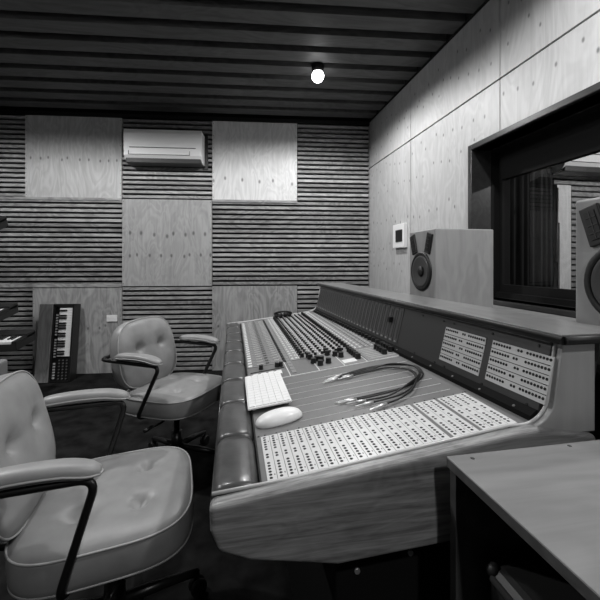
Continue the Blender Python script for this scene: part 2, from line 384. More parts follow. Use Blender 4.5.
# ---------------------------------------------------------------- ceiling lights
proto = None
for (xy, p_, lab) in LAMPS:
    t = thing('ceiling_downlight_or_fill', lab, 'light', (xy[0], xy[1], 2.80), group='ceiling downlights')  # the two added fill lamps get the same fixture
    bm = B(); lathe(bm, (0, 0, .004), (0, 0, -1), [(0, .05), (.03, .05), (.075, .03), (.075, .024), (.04, .024)], 24); obj('housing', bm, 'blackmat', t, False)
    bm = B(); bmesh.ops.create_uvsphere(bm, u_segments=20, v_segments=12, radius=.050, matrix=Matrix.Translation((0, 0, -.085))); o = obj('bulb', bm, 'lampon', t, False, smooth=True)

# ---------------------------------------------------------------- mixing console
def sz(x): return .775+.13*x            # height of the sloping work surface
YN, YF = .635, 2.5
RX = lambda y: .643-.041*(y-.67)        # right border of the surface
PB = lambda y, w: Vector((RX(y)+.002+w*.0400*1.0, y, .868+w*.162))   # point on upper panel, w 0..1
con = thing('mixing_console', 'large recording console with leather armrest and wooden end panel', 'mixing console', (.3, 1.5, 0))
# pedestal
bm = B(); box(bm, .21, .66, .72, 2.4, 0, .66)
obj('pedestal', bm, 'blackmat', con, bevel=.006)
for (x, z) in ((.255, .555), (.375, .575)):
    bm = B(); cyl(bm, (x, .721, z), (x, .715, z), .006, 10); obj('bolt', bm, 'chrome', con)
# under body
bm = B(); prism(bm, [(0, .70), (.18, .66), (.66, .66), (.70, .85), (.60, sz(.6)-.012), (-.0, sz(0)-.012)], YN+.03, YF-.03); obj('body', bm, 'dark', con)
# near end wooden panel
def cheekprof(dx=0):
    P = [(-.040, .770), (-.039, .735), (-.024, .698), (.03, .675), (.19, .643), (.40, .652), (.62, .67), (.76, .70), (.76, .832)]
    top = [(.62, .857), (.54, .850), (-.037, .779)]
    return P+top
for (y0, y1) in ((YN, YN+.033), (YF-.03, YF+.005)):
    bm = B(); prism(bm, cheekprof(), y0, y1); obj('end_panel', bm, 'teak', con, bevel=.009, seg=4)
    # upper cheek standing behind, rising to the ledge
    bm = B(); d = -.04*(y0-YN)
    top = []
    for i in range(9):
        a = i/8*PI*.40; top.append((.60+d+.055*math.sin(a)*1.25, .853+.06*(1-math.cos(a))*1.1))
    P = [(.60+d, .84)]+top+[(.688+d, 1.03), (.768, 1.03), (.768, .835)]
    yy = y0+.012 if y0 < 1 else y0
    prism(bm, P, yy, yy+.022); obj('cheek', bm, 'cheek', con, bevel=.002)
    bm = B()                            # pale edge trim running along both
    path = [(-.036, .7835)]+[(x, sz(x)+.007) for x in (.1, .3, .5, .57)]+[(x, z+.002) for (x, z) in top]+[(.686+d, 1.03)]
    tube(bm, [(x-.001, yy+.017, z) for (x, z) in path], .0036, 8); obj('edge_trim', bm, 'trim', con)
# leather armrest, stitched in sections
secs = [YN+.034, .87, 1.08, 1.29, 1.5, 1.71, 1.92, 2.13, 2.34, YF]
for a, b in zip(secs, secs[1:]):
    bm = B(); n = 10; m = 16; rings = []
    for i in range(n+1):
        t = i/n; y = a+(b-a)*t; e = 1-abs(2*t-1)**6; pf = .90+.10*e
        rg = []
        for k in range(m):
            an = 2*PI*k/m; cx, sx = math.cos(an), math.sin(an)
            X = .047*math.copysign(abs(cx)**.6, cx); Z = .037*math.copysign(abs(sx)**.62, sx)
            rg.append(bm.verts.new((.006+.002*0+X*pf, y, .752+Z*pf)))
        rings.append(rg)
    for r0, r1 in zip(rings, rings[1:]):
        for k in range(m):
            f = bm.faces.new((r0[k], r0[(k+1) % m], r1[(k+1) % m], r1[k])); f.smooth = True
    bm.faces.new(rings[0][::-1]); bm.faces.new(rings[-1])
    obj('armrest_pad', bm, 'roll', con)
bm = B(); tube(bm, [(-.038, YN+.02, .762), (-.038, YF, .762)], .003, 8); obj('piping', bm, 'roll', con)
# work surface
def slope_box(bm, x0, x1, y0, y1, h0, h1, mi=0):
    vs = [(x, y, sz(x)+h) for h in (h0, h1) for y in (y0, y1) for x in (x0, x1)]
    frm(bm, vs, [(0, 2, 3, 1), (4, 5, 7, 6), (0, 1, 5, 4), (2, 6, 7, 3), (0, 4, 6, 2), (1, 3, 7, 5)], mi)
def slope_quad(bm, ys, x0, x1f, h0, h1, mi=0):
    vs = [(x, y, sz(x)+h) for h in (h0, h1) for y in ys for x in (x0, x1f(y))]
    frm(bm, vs, [(0, 2, 3, 1), (4, 5, 7, 6), (0, 1, 5, 4), (2, 6, 7, 3), (0, 4, 6, 2), (1, 3, 7, 5)], mi)
bm = B(); slope_box(bm, .050, .0535, YN+.03, YF-.03, -.02, .002)
obj('edge_strip', bm, 'black', con)
bm = B()
for i in range(7):
    y = .895+i*.046
    slope_box(bm, .30-.0*i, .585 if i < 6 else .6, y, y+.0012, 0, .0008)
    slope_box(bm, .165, .30, y, y+.0008, 0, .0006)
obj('blank_module_seams', bm, 'seam', con)
bm = B(); slope_quad(bm, (YN+.03, YF-.03), .052, lambda y: RX(y), -.02, 0)
for x in (.060, .608):
    for y in (.662, .8625): lathe(bm, (x, y, sz(x)-.001), (0, 0, 1), [(0, .003), (.002, .0025)], 8, 1)
for i in range(20):
    lathe(bm, (.075+i*.0277, .8625, sz(.075+i*.0277)), (0, 0, 1), [(-.001, .0022), (.001, .002)], 8, 1)
    lathe(bm, (.075+i*.0277, .668, sz(.075+i*.0277)), (0, 0, 1), [(-.001, .0022), (.001, .002)], 8, 1)
obj('surface_plate', bm, ['plate', 'knob'], con)
# flat patch bay: white module strips with jack holes
nst = 26; pw = (.602-.064)/(nst+.8)
for i in range(nst):
    x0 = .064+(i+(.4 if i > 18 else 0)+(.4 if i > 21 else 0))*pw; bm = B()
    slope_box(bm, x0+.0006, x0+pw-.0006, .676, .856, 0, .0015)
    yy = .848; cnt = 0
    for grp, gap in ((6, .012), (2, .012), (6, 0)):
        for k in range(grp):
            xc = x0+pw*.42; lathe(bm, (xc, yy, sz(xc)+.0010), (0, 0, 1), [(0, .0034), (.0009, .0034)], 10, 1, True)
            yy -= .0104
        yy -= gap
    for k in (.70, .83):
        slope_box(bm, x0+pw*.75, x0+pw*.85, k-.004, k, .0014, .0018, 2)
    obj('patch_strip', bm, ['strip', 'hole', 'vent'], con)
# channel modules
NC = 27; C0, CP = 1.435, .0385
rows_grey = [.300, .330, .360, .390, .418, .444]
knob_me = {}
def knob_mesh(key, r, h, top='cap', seg=12):
    bm = B(); lathe(bm, (0, 0, 0), (0, 0, 1), [(0, r*1.1), (h*.3, r*1.05), (h*.32, r), (h, r*.96)], seg, 0)
    for f in bm.faces: f.smooth = False
    if top == 'cap': lathe(bm, (0, 0, h), (0, 0, 1), [(0, r*.86), (.0008, r*.8)], seg, 1)
    bm.faces.ensure_lookup_table()
    me = bpy.data.meshes.new(key); bm.to_mesh(me); bm.free()
    me.materials.append(M['knob']); me.materials.append(M['cap']); knob_me[key] = me
knob_mesh('small', .0062, .011); knob_mesh('dark', .0080, .016, None); knob_mesh('big', .0105, .019, None)
knobs = []
for c in range(NC):
    y0 = C0+c*CP; bm = B()
    slope_quad(bm, (y0-.018, y0+.018), .056, lambda y: .196, 0, .003, 2)
    slope_quad(bm, (y0-.0187, y0+.0187), .226, lambda y: .478, 0, .003, 1)
    slope_quad(bm, (y0-.018, y0+.018), .486, lambda y: RX(y)-.012, 0, .003, 1)
    slope_box(bm, .075, .185, y0-.001, y0+.001, .003, .0034, 3)     # fader slot
    slope_box(bm, .060, .075, y0-.010, y0+.010, .003, .0045, 4)
    slope_box(bm, .095, .120, y0+.008, y0+.011, .003, .0042, 4)
    slope_box(bm, .165, .185, y0-.014, y0-.010, .003, .0042, 4)
    for x in (.235, .252): slope_box(bm, x-.004, x+.004, y0-.007, y0+.007, .003, .006, 4)
    for x in (.500, .520, .540, .560, .582): slope_box(bm, x-.002, x+.003, y0-.013, y0+.013, .003, .0045, 4 if x < .53 else 0)
    slope_box(bm, .198, .206, y0-.017, y0+.012, 0, .006, 3)
    for j in range(9):
        x = .493+j*.0125; slope_box(bm, x, x+.004, y0-.012+(j % 3)*.006, y0-.008+(j % 3)*.006, .0045, .0052, 3 if j % 2 else 4)
    for x in (.262, .268): slope_box(bm, x-.0025, x+.0015, y0-.012, y0+.012, .003, .0045, 3 if x > .265 else 4)
    for x in rows_grey: slope_box(bm, x-.012, x-.009, y0-.012, y0+.012, .003, .004, 4)
    obj('channel_strip', bm, ['plate', 'lightmod', 'module', 'knob', 'seam'], con)
    bm = B(); xf = .128+.01*math.sin(c*1.7)*0
    slope_box(bm, xf, xf+.014, y0-.006, y0+.006, .003, .010); obj('fader_cap', bm, 'module', con, bevel=.001)
    for x in rows_grey: knobs.append((y0, x+random.uniform(-.001, .001), 'small'))
    knobs.append((y0, .276, 'dark')); knobs.append((y0, .289-.002, 'dark')) if 0 else None
    knobs.append((y0, .468, 'dark')); knobs.append((y0, RX(y0)-.006-.008, 'dark'))
# master section near the blank plates
bm = B()
slope_box(bm, .056, .196, 1.245, 1.412, 0, .002, 0); slope_box(bm, .200, .30, 1.245, 1.412, 0, .002, 0)
slope_box(bm, .304, .478, 1.245, 1.412, 0, .003, 1); slope_quad(bm, (1.245, 1.412), .486, lambda y: RX(y)-.012, 0, .003, 1)
slope_box(bm, .056, .60, 1.235, 1.24, 0, .003, 2)
for x in (.198, .302, .395, .48): slope_box(bm, x-.002, x+.001, 1.24, 1.412, 0, .004, 2)
for i in range(7): slope_box(bm, .50, .60, 1.262+i*.021, 1.264+i*.021, .003, .004, 2)
for i in range(4): slope_box(bm, .072+i*.028, .090+i*.028, 1.275, 1.315, .002, .007, 3)
slope_box(bm, .064, .19, 1.345, 1.349, .002, .004, 4)
slope_box(bm, .40, .45, 1.262, 1.30, .003, .0045, 3)
obj('master_module', bm, ['plate', 'module', 'seam', 'white', 'knob'], con)
bm = B()
for c in range(NC+6):
    y = C0+(c-4)*CP-.017
    if y < YF-.06: slope_box(bm, .208, .224, y, y+.0355, 0, .004, 0)
obj('routing_buttons', bm, 'module', con)
big = [(.298, 1.42), (.300, 1.39), (.318, 1.352), (.300, 1.333), (.332, 1.338), (.317, 1.292), (.350, 1.30), (.372, 1.40), (.395, 1.37), (.412, 1.345), (.425, 1.41), (.375, 1.44)]
for (x, y) in big: knobs.append((y, x, 'big'))
for i in range(5): knobs.append((1.29+i*.026, .462, 'big')); 
for i in range(4): knobs.append((1.285+i*.026, .565-i*.0, 'big')); knobs.append((1.300+i*.026, .598, 'big'))
knobs.append((1.375, .105, 'dark')); knobs.append((1.37, .165, 'dark')); knobs.append((1.37, .180, 'dark'))
knobs.sort(key=lambda k: k[0])
rest = B()
for i, (y, x, key) in enumerate(knobs):
    if i < 96:
        o = bpy.data.objects.new('knob', knob_me[key]); COL.objects.link(o); o.parent = con; o.location = Vector((x, y, sz(x)+.003))-wl(con)
    else:
        tmp = B(); tmp.from_mesh(knob_me[key])
        bmesh.ops.translate(tmp, verts=tmp.verts[:], vec=(x, y, sz(x)+.003)); me = bpy.data.meshes.new('t'); tmp.to_mesh(me); tmp.free()
        rest.from_mesh(me)
o = obj('knobs', rest, ['knob', 'cap'], con, recalc=False); o['kind'] = 'stuff'
# rail between surface and upper panel
def ruled(bm, f0, f1, y0, y1, th, mi=0, n=1):
    """quad strip panel between two lines w=f0..f1 on the upper panel, raised th"""
    nrm = Vector((-.97, 0, .24))
    vs = []
    for off in (0, th):
        for y in (y0, y1):
            for wv in (f0, f1): vs.append(PB(y, wv)+nrm*off)
    frm(bm, vs, [(0, 2, 3, 1), (4, 5, 7, 6), (0, 1, 5, 4), (2, 6, 7, 3), (0, 4, 6, 2), (1, 3, 7, 5)], mi)
bm = B()
vs = []
for y in (YN+.036, YF-.03):
    x = RX(y); vs += [(x-.014, y, sz(x)-.004), (x-.014, y, sz(x)+.010), (x+.002, y, sz(x)+.022), (x+.03, y, sz(x)+.01)]
frm(bm, vs, [(0, 1, 2, 3), (7, 6, 5, 4)]+[(i, i+4, (i+1) % 4+4, (i+1) % 4) for i in range(4)])
for i in range(12):
    y = .72+i*.11; x = RX(y); lathe(bm, (x-.009, y, sz(x)+.012), (-.5, 0, 1), [(0, .0035), (.003, .003)], 8, 1)
obj('rail', bm, ['blackmat', 'vent'], con)
bm = B(); vs = []
for y in (YN+.036, YF-.03):
    vs += [PB(y, -.12), PB(y, 1.0), PB(y, 1.0)+Vector((.03, 0, 0)), PB(y, -.12)+Vector((.06, 0, 0))]
frm(bm, vs, [(0, 1, 2, 3), (7, 6, 5, 4)]+[(i, i+4, (i+1) % 4+4, (i+1) % 4) for i in range(4)])
for y in (.70, .84, 1.0, 1.05, 1.17):
    for wv in (.08, .88): lathe(bm, PB(y, wv), (-.97, 0, .24), [(-.001, .004), (.002, .003)], 8, 1)
obj('upper_panel', bm, ['panel', 'knob'], con)
bm = B()
ruled(bm, .955, .985, YN+.04, YF-.03, .002, 0)
obj('panel_strip', bm, 'module', con)
# upright patch bays
for (y0, y1) in ((.857, 1.030), (.657, .832)):
    bm = B(); w0, w1 = .17, .80
    for r in range(5):
        wa = w0+(w1-w0)*r/5; wb = w0+(w1-w0)*(r+1)/5-.012
        ruled(bm, wa, wb, y0, y1, .002, 0)
        L = y1-y0; slots = [j for j in range(20) if not (7 <= j <= 8 or 11 <= j <= 12)] if (r % 2 or 1) else []
        slots = list(range(7))+[9, 10]+list(range(12, 20)) if r % 2 == 0 else list(range(7))+[8, 9]+list(range(12, 20))
        for j in slots:
            y = y1-(j+.7)*L/20.4; p = PB(y, (wa+wb)/2+.012)+Vector((-.97, 0, .24))*.0015
            lathe(bm, p, (-.97, 0, .24), [(0, .0034), (.0012, .0034)], 10, 1)
    obj('upright_patch_bay', bm, ['panel2', 'hole'], con)
# meter modules
yy = 1.30; i = 0
while yy < YF-.06:
    bm = B(); ruled(bm, .10, .92, yy, yy+.034, .002, 0)
    ruled(bm, .20, .86, yy+.010, yy+.016, .0032, 1); ruled(bm, .12, .15, yy+.008, yy+.022, .004, 2)
    obj('meter_module', bm, ['meter', 'panel', 'lightmod'], con); yy += .0385; i += 1
bm = B(); p = PB(1.375, .60); box(bm, p.x-.018, p.x, 1.368, 1.384, p.z-.010, p.z+.010); obj('toggle', bm, 'knob', con)
# ledge on top
bm = B(); vs = []
for z0_, z1_, mi in ((1.036, 1.050, 0),):
    vs = []
    for z in (z0_, z1_):
        vs += [(.668, YN-.005, z), (.668-.036*1.87, YF+.01, z), (.765, YF+.01, z), (.855, YN-.005, z)]
    frm(bm, vs, [(0, 1, 2, 3), (7, 6, 5, 4), (0, 4, 5, 1), (1, 5, 6, 2), (2, 6, 7, 3), (3, 7, 4, 0)], mi)
obj('ledge', bm, 'ledge', con, bevel=.002)
bm = B(); tube(bm, [(.667, YN-.008, 1.038), (.667-.036*1.87, YF, 1.038)], .009, 10); tube(bm, [(.668, YN-.008, 1.038), (.855, YN-.008, 1.038)], .009, 10)
obj('ledge_bumper', bm, 'rubber', con)
bm = B(); vs = []
for y in (YN+.05, YF-.03):
    x = .70-.036*(y-YN); vs += [(x, y, .86), (x+.02, y, 1.036), (.83, y, 1.036), (.80, y, .86)]
frm(bm, vs, [(0, 1, 2, 3), (7, 6, 5, 4)]+[(i, i+4, (i+1) % 4+4, (i+1) % 4) for i in range(4)]); obj('back_housing', bm, 'dark', con)

# ---------------------------------------------------------------- speakers on a shelf behind the console
t = thing('speaker_shelf', 'plywood shelf behind the console carrying both loudspeakers', 'shelf', (1.18, 1.4, 0))
bm = B(); box(bm, .886, 1.5, .50, 2.3, .925, .95); obj('board', bm, 'cabtop', t, bevel=.002)
for y in (.63, 1.4, 2.22):
    bm = B(); box(bm, .92, 1.46, y, y+.03, 0, .925); obj('support', bm, 'cabside', t)
def speaker(label, loc, rz):
    t = thing('loudspeaker', label, 'loudspeaker', loc, rz, 'wooden studio loudspeakers')
    bm = B(); box(bm, 0, .31, -.125, .125, 0, .408); obj('cabinet', bm, 'spk', t, False, bevel=.006, seg=3)
    bm = B(); lathe(bm, (0, 0, .203), (-1, 0, 0), [(-.002, .097), (.006, .097), (.009, .092), (.009, .082), (.004, .079)], 40, 0, False); wf = obj('woofer', bm, 'rubber', t, False)
    bm = B(); lathe(bm, (-.0045, 0, .203), (-1, 0, 0), [(0, .081), (.006, .076), (.004, .068), (-.0, .05), (-.003, .03)], 40, 0, False)
    lathe(bm, (-.002, 0, .203), (-1, 0, 0), [(0, .078), (.0005, .078)], 40, 0)
    obj('cone', bm, 'cone', wf, False)
    bm = B(); lathe(bm, (-.0025, 0, .203), (-1, 0, 0), [(0, .028), (.008, .022), (.012, .012), (.013, .001)], 24, 0); obj('dust_cap', bm, 'rubber', wf, False)
    for s in (-1, 1):
        mm = Matrix.Translation((0, s*.073, .340)) @ Matrix.Rotation(-s*math.radians(17), 4, 'X')
        bm = B(); box(bm, -.008, .001, -.024, .024, -.05, .05, 0, mm); tw = obj('tweeter', bm, 'rubber', t, False, bevel=.003)
        bm = B(); box(bm, -.010, -.0075, -.013, .013, -.036, .036, 0, mm)
        box(bm, -.0115, -.0095, -.001, .001, -.036, .036, 1, mm)
        for k in (-.02, 0, .02): box(bm, -.0115, -.0095, -.013, .013, k-.001, k+.001, 1, mm)
        obj('horn', bm, ['hole', 'dark'], tw, False)
    return t
speaker('wooden loudspeaker nearer the back wall, its side fully in view', (.93, 1.665, .95), 0)
speaker('wooden loudspeaker cut off at the right edge, nearest the camera', (.875, .660, .95), math.radians(3))

# ---------------------------------------------------------------- keyboard, mouse, patch cords, headphones
kb = thing('computer_keyboard', 'white computer keyboard lying endwise on the console', 'keyboard', (.1, 1.13, sz(.1)))
kx0, kx1, ky0, ky1 = .040, .162, .993, 1.270
kz = lambda x: sz(x)+.004
bm = B(); vs = [(x, y, sz(x)+h) for h in (.003, .010) for y in (ky0, ky1) for x in (.052, kx1)]
vs = [(x, y, sz(x)+h) for h in (.012, .018) for y in (ky0, ky1) for x in (kx0, kx1)]
frm(bm, vs, [(0, 2, 3, 1), (4, 5, 7, 6), (0, 1, 5, 4), (2, 6, 7, 3), (0, 4, 6, 2), (1, 3, 7, 5)]); obj('case', bm, 'paint', kb, bevel=.002)
bm = B()
for y in (ky0+.03, ky1-.03): 
    for x in (.06, kx1-.012): lathe(bm, (x, y, sz(x)-.0005), (0, 0, 1), [(0, .006), (.013, .006)], 10)
obj('feet', bm, 'paint', kb)
rw = (kx1-kx0-.006)/6; kbm = None
for r in range(6):
    n = 13; kp = (ky1-ky0-.008)/n
    for k in range(n):
        if r == 5 and 4 <= k <= 7: continue
        x = kx0+.003+(5-r)*rw*0+r*rw; y = ky0+.004+k*kp; wd = kp*5 if (r == 5 and k == 3) else kp
        bm = B(); slope_box(bm, x+.0008, x+rw-.0018, y+.0004, y+wd-.0006, .018, .0205); obj('key', bm, 'white', kb)
t = thing('computer_mouse', 'white computer mouse between the keyboard and the patch bay', 'mouse', (.118, .925, sz(.118)))
t.rotation_euler = (0, -math.atan(.13), math.radians(8))
bm = B(); bmesh.ops.create_uvsphere(bm, u_segments=32, v_segments=16, radius=1)
for v in bm.verts:
    x, y, z = v.co; k = (1-abs(x)**2.6); 
    v.co = Vector((math.copysign(abs(x)**.85, x)*.062, math.copysign(abs(y)**.8, y)*.032, max(z, -.12)*.023 + .004))
obj('shell', bm, 'white', t, False, smooth=True)
bm = B(); bmesh.ops.create_uvsphere(bm, u_segments=24, v_segments=8, radius=1)
for v in bm.verts:
    x, y, z = v.co; v.co = Vector((x*.050, y*.023, (z+1)*.0015))
obj('base', bm, 'dark', t, False, smooth=True)

cords = [ # start, via..., end on the surface (x, y)
 ([(.352, 1.150), (.45, 1.172), (.53, 1.160), (.592, 1.105), (.575, 1.020), (.50, .965), (.40, .955), (.325, .953)], 'topmost patch cord of the bundle, reaching furthest right'),
 ([(.340, 1.138), (.44, 1.158), (.525, 1.148), (.582, 1.095), (.565, 1.015), (.49, .955), (.41, .945), (.33, .943)], 'patch cord with silver plugs lying second from the outside of the bundle'),
 ([(.372, 1.130), (.45, 1.146), (.52, 1.138), (.572, 1.085), (.555, 1.008), (.48, .945), (.42, .925), (.35, .925)], 'patch cord lying along the middle of the bundle'),
 ([(.330, 1.120), (.43, 1.140), (.51, 1.127), (.56, 1.075), (.545, 1.000), (.49, .938), (.43, .910), (.362, .903)], 'patch cord whose lower plug lies second nearest the patch bay'),
 ([(.380, 1.118), (.45, 1.128), (.50, 1.115), (.548, 1.065), (.535, .990), (.49, .925), (.44, .893), (.388, .876)], 'innermost patch cord, its lower plug nearest the white patch bay')]
for ci, (c, lab) in enumerate(cords):
    h = .0035+.0008*ci
    pts = [Vector((x, y, sz(x)+h+(.0045 if 1 < i < len(c)-2 else 0)*(ci % 3))) for i, (x, y) in enumerate(c)]
    P = spline(pts, 8)
    t = thing('patch_cord', lab, 'cable', (c[3][0], c[3][1], sz(c[3][0])), group='patch cords lying on the console')
    bm = B(); tube(bm, P, .0025, 8); obj('cord', bm, 'rubber', t)
    for a, b_ in ((P[0], P[3]), (P[-1], P[-4])):
        d = (a-b_).normalized(); q = a
        bm = B(); lathe(bm, q-d*.004, d, [(0, .0038), (.026, .0038), (.028, .0024), (.044, .0024), (.046, .0016), (.052, .0022), (.056, .0005)], 12)
        obj('plug', bm, 'chrome', t)

t = thing('headphones', 'black headphones resting at the far end of the console', 'headphones', (.27, 2.42, sz(.27)+.02))
hb = (.335, 2.43)
bm = B(); pts = [(hb[0]+.055*math.cos(a), hb[1]-.04*math.sin(a), sz(hb[0])+.030+.020*math.sin(a)) for a in [PI*i/16 for i in range(17)]]
tube(bm, pts, .009, 10, flat=.7); obj('headband', bm, 'rubber', t)
for s in (-1, 1):
    bm = B(); x = hb[0]+s*.030; lathe(bm, (x, hb[1], sz(x)+.003), (0, 0, 1), [(0, .024), (.008, .030), (.026, .029), (.036, .020)], 20); obj('ear_cup', bm, 'rubber', t)

# ---------------------------------------------------------------- office chairs
def cushion(bm, hx, hy, th, n=28, dents=(), exp=4., crown=.012, puff=.006, dd=.022, taper=0., dent_r=.05, mi=0):
    """rounded-square pad, top at z=th, bottom at z=0, buttoned"""
    def outline(u, v):
        m = max(abs(u), abs(v))
        if m < 1e-9: return 0., 0.
        a, b = u/m, v/m; k = m/((abs(a)**exp+abs(b)**exp)**(1/exp))
        X, Y = a*k*hx, b*k*hy; Y *= 1+taper*(X/hx); return X, Y
    def top(X, Y, m):
        z = th+crown*(1-m**3)-.010*m**10
        for (dx, dy) in dents:
            r = math.hypot(X-dx, Y-dy); z -= dd*math.exp(-(r/(dent_r*.42))**2)+dd*.45*math.exp(-(r/(dent_r*1.3))**2)
            an = math.atan2(Y-dy, X-dx); z -= .0028*math.exp(-(r/(dent_r*1.5))**2)*(math.cos(4*an+PI))**2*min(1, r/.02)
        for (dx, dy) in dents:
            z -= .004*math.exp(-((Y-dy)/.012)**2)*(.5) if 0 else 0
        return z
    G = {}
    for i in range(n+1):
        for j in range(n+1):
            u, v = 2*i/n-1, 2*j/n-1; X, Y = outline(u, v); m = max(abs(u), abs(v))
            G[i, j] = bm.verts.new((X, Y, top(X, Y, m)))
    for i in range(n):
        for j in range(n):
            f = bm.faces.new((G[i, j], G[i+1, j], G[i+1, j+1], G[i, j+1])); f.smooth = True; f.material_index = mi
    ring = [(i, 0) for i in range(n)]+[(n, j) for j in range(n)]+[(n-i, n) for i in range(n)]+[(0, n-j) for j in range(n)]
    prev = [G[r] for r in ring]; edge = [v.co.copy() for v in prev]
    for (f, z) in ((1.0, .8), (puff, .5), (puff*.8, .25), (0, .06), (-.02, 0), (-.06, -.0)):
        cur = []
        for c in edge:
            d = Vector((c.x, c.y, 0)).normalized()
            off = f if abs(f) < .5 else puff*.6
            cur.append(bm.verts.new((c.x+d.x*off, c.y+d.y*off, th*z)))
        L = len(cur)
        for k in range(L):
            fc = bm.faces.new((prev[k], cur[k], cur[(k+1) % L], prev[(k+1) % L])); fc.smooth = True; fc.material_index = mi
        prev = cur
    bm.faces.new(prev[::-1])
    return edge, top
def chair(label, loc, rz, dx=0., bdx=0.):
    t = thing('office_chair', label, 'chair', loc, rz, 'grey leather office chairs')
    # seat
    th = .105; d4 = [(x, y) for x in (-.085, .085) for y in (-.095, .095)]
    bm = B(); edge, topf = cushion(bm, .235, .245, th, dents=d4, exp=3.7, crown=.020, dd=.034)
    Ms = Matrix.Translation((0, 0, .372)) @ Matrix.Rotation(math.radians(-2), 4, 'Y'); bmesh.ops.transform(bm, matrix=Ms, verts=bm.verts[:])
    st = obj('seat', bm, 'leather', t, False)
    bm = B(); tube(bm, [Ms @ (e+Vector((e.x, e.y, 0)).normalized()*.003) for e in edge], .0030, 8, closed=True)
    tube(bm, [Ms @ Vector((e.x*1.0, e.y*1.0, .010)) for e in edge], .0035, 8, closed=True); obj('piping', bm, 'piping', st, False)
    bm = B()
    for (x, y) in d4:
        p = Vector((x, y, topf(x, y, .4)+.002)); lathe(bm, Ms @ p, Ms.to_3x3() @ Vector((0, 0, 1)), [(0, .009), (.004, .007), (.005, .001)], 12)
    obj('button', bm, 'leather', st, False)
    # backrest : local pad z -> forward (+x), pad x -> up
    Mb = Matrix.Translation((-.275+bdx, 0, .648)) @ Matrix.Rotation(math.radians(-12), 4, 'Y') @ Matrix(((0, 0, 1, 0), (0, 1, 0, 0), (1, 0, 0, 0), (0, 0, 0, 1)))
    db = [(.03, -.085), (.03, .085), (-.11, -.085), (-.11, .085)]
    bm = B(); edge, topf = cushion(bm, .195, .222, .080, dents=db[:2], exp=3.2, crown=.026, dd=.034, taper=-.05)
    # Mb swaps handedness, normals are recalculated on build
    bmesh.ops.transform(bm, matrix=Mb, verts=bm.verts[:]); bk = obj('backrest', bm, 'leather', t, False)
    bm = B(); tube(bm, [Mb @ (e+Vector((e.x, e.y, 0)).normalized()*.003) for e in edge], .0030, 8, closed=True); obj('piping', bm, 'piping', bk, False)
    bm = B()
    for (x, y) in db[:2]:
        p = Mb @ Vector((x, y, topf(x, y, .4)+.001)); lathe(bm, p, Mb.to_3x3() @ Vector((0, 0, 1)), [(0, .009), (.004, .007), (.005, .001)], 12)
    obj('button', bm, 'leather', bk, False)
    # arms
    for s in (-1, 1):
        Y = s*.262
        bm = B(); n = 14; m = 14; rings = []
        for i in range(n+1):
            q = i/n; x = dx-.185+.30*q; e = (1-abs(2*q-1)**9)**.5 if 0 < q < 1 else .25
            e = max(e, .45); rg = []
            for k in range(m):
                an = 2*PI*k/m; c, sn = math.cos(an), math.sin(an)
                rg.append(bm.verts.new((x, Y+.031*e*math.copysign(abs(c)**.7, c), .688+.010*math.sin(q*PI)+.020*e*math.copysign(abs(sn)**.8, sn)+(.0 if q < .75 else -.030*(q-.75)))))
            rings.append(rg)
        for r0, r1 in zip(rings, rings[1:]):
            for k in range(m):
                f = bm.faces.new((r0[k], r0[(k+1) % m], r1[(k+1) % m], r1[k])); f.smooth = True
        bm.faces.new(rings[0][::-1]); bm.faces.new(rings[-1])
        pad = obj('armrest', bm, 'leather', t, False)
        bm = B(); pp = []
        for i in range(21):
            q = i/20; x = dx-.18+.292*q; e = max(.45, (1-abs(2*q-1)**9)**.5); pp.append((x, Y-.0315*e, .684+.010*math.sin(q*PI)+(.0 if q < .75 else -.030*(q-.75))))
        back = [(x, 2*Y-y, z) for (x, y, z) in pp[::-1]]
        tube(bm, pp+[(dx+.118, Y, .677)]+back+[(dx-.19, Y, .684)], .003, 6, closed=True); obj('piping', bm, 'piping', pad, False)
        bm = B(); P = rounded([(bdx-.335, s*.10, .660), (bdx-.30, Y, .662), (dx+.106, Y, .662), (dx*.4-.045, Y, .372), (.0, s*.06, .362)], .045, 7)
        tube(bm, P, .0105, 12); obj('arm_tube', bm, 'black', t, False)
    bm = B(); tube(bm, rounded([(bdx-.335, .10, .660), (bdx-.34, 0, .660), (bdx-.335, -.10, .660)], .02), .0105, 10)
    tube(bm, rounded([(bdx-.335, 0, .655), (bdx-.30, 0, .37), (.0, 0, .357)], .06), .012, 10); obj('back_bracket', bm, 'black', t, False)
    bm = B(); box(bm, -.09, .09, -.09, .09, .348, .374); obj('seat_plate', bm, 'black', t, False, bevel=.008)
    bm = B(); tube(bm, rounded([(.0, -.05, .35), (.05, -.16, .335), (.02, -.24, .325)], .04), .006, 8); tube(bm, [(.02, -.22, .327), (.015, -.27, .322)], .009, 8); obj('lever', bm, 'black', t, False)
    bm = B(); lathe(bm, (0, 0, .085), (0, 0, 1), [(0, .034), (.12, .030), (.12, .018), (.27, .018)], 20); obj('gas_lift', bm, 'black', t, False)
    for k in range(5):
        a = 2*PI*k/5+.3; c, s_ = math.cos(a), math.sin(a)
        bm = B(); tube(bm, [(c*.02, s_*.02, .115), (c*.15, s_*.15, .10), (c*.27, s_*.27, .078)], [.020, .017, .012], 10, flat=1.); lg = obj('leg', bm, 'black', t, False)
        bm = B()
        for o_ in (-.012, .012):
            q = Vector((c*.27-s_*o_, s_*.27+c*o_, .029)); lathe(bm, q-Vector((-s_, c, 0))*.008, (-s_, c, 0), [(0, .026), (.003, .029), (.013, .029), (.016, .026)], 18)
        cyl(bm, (c*.27, s_*.27, .03), (c*.27, s_*.27, .085), .007, 10); obj('caster', bm, 'rubber', lg, False)
    return t
chair('grey buttoned leather office chair nearest the camera, partly cut off by left edge', (-.37, 1.235, 0), math.radians(8), -.105, -.045)
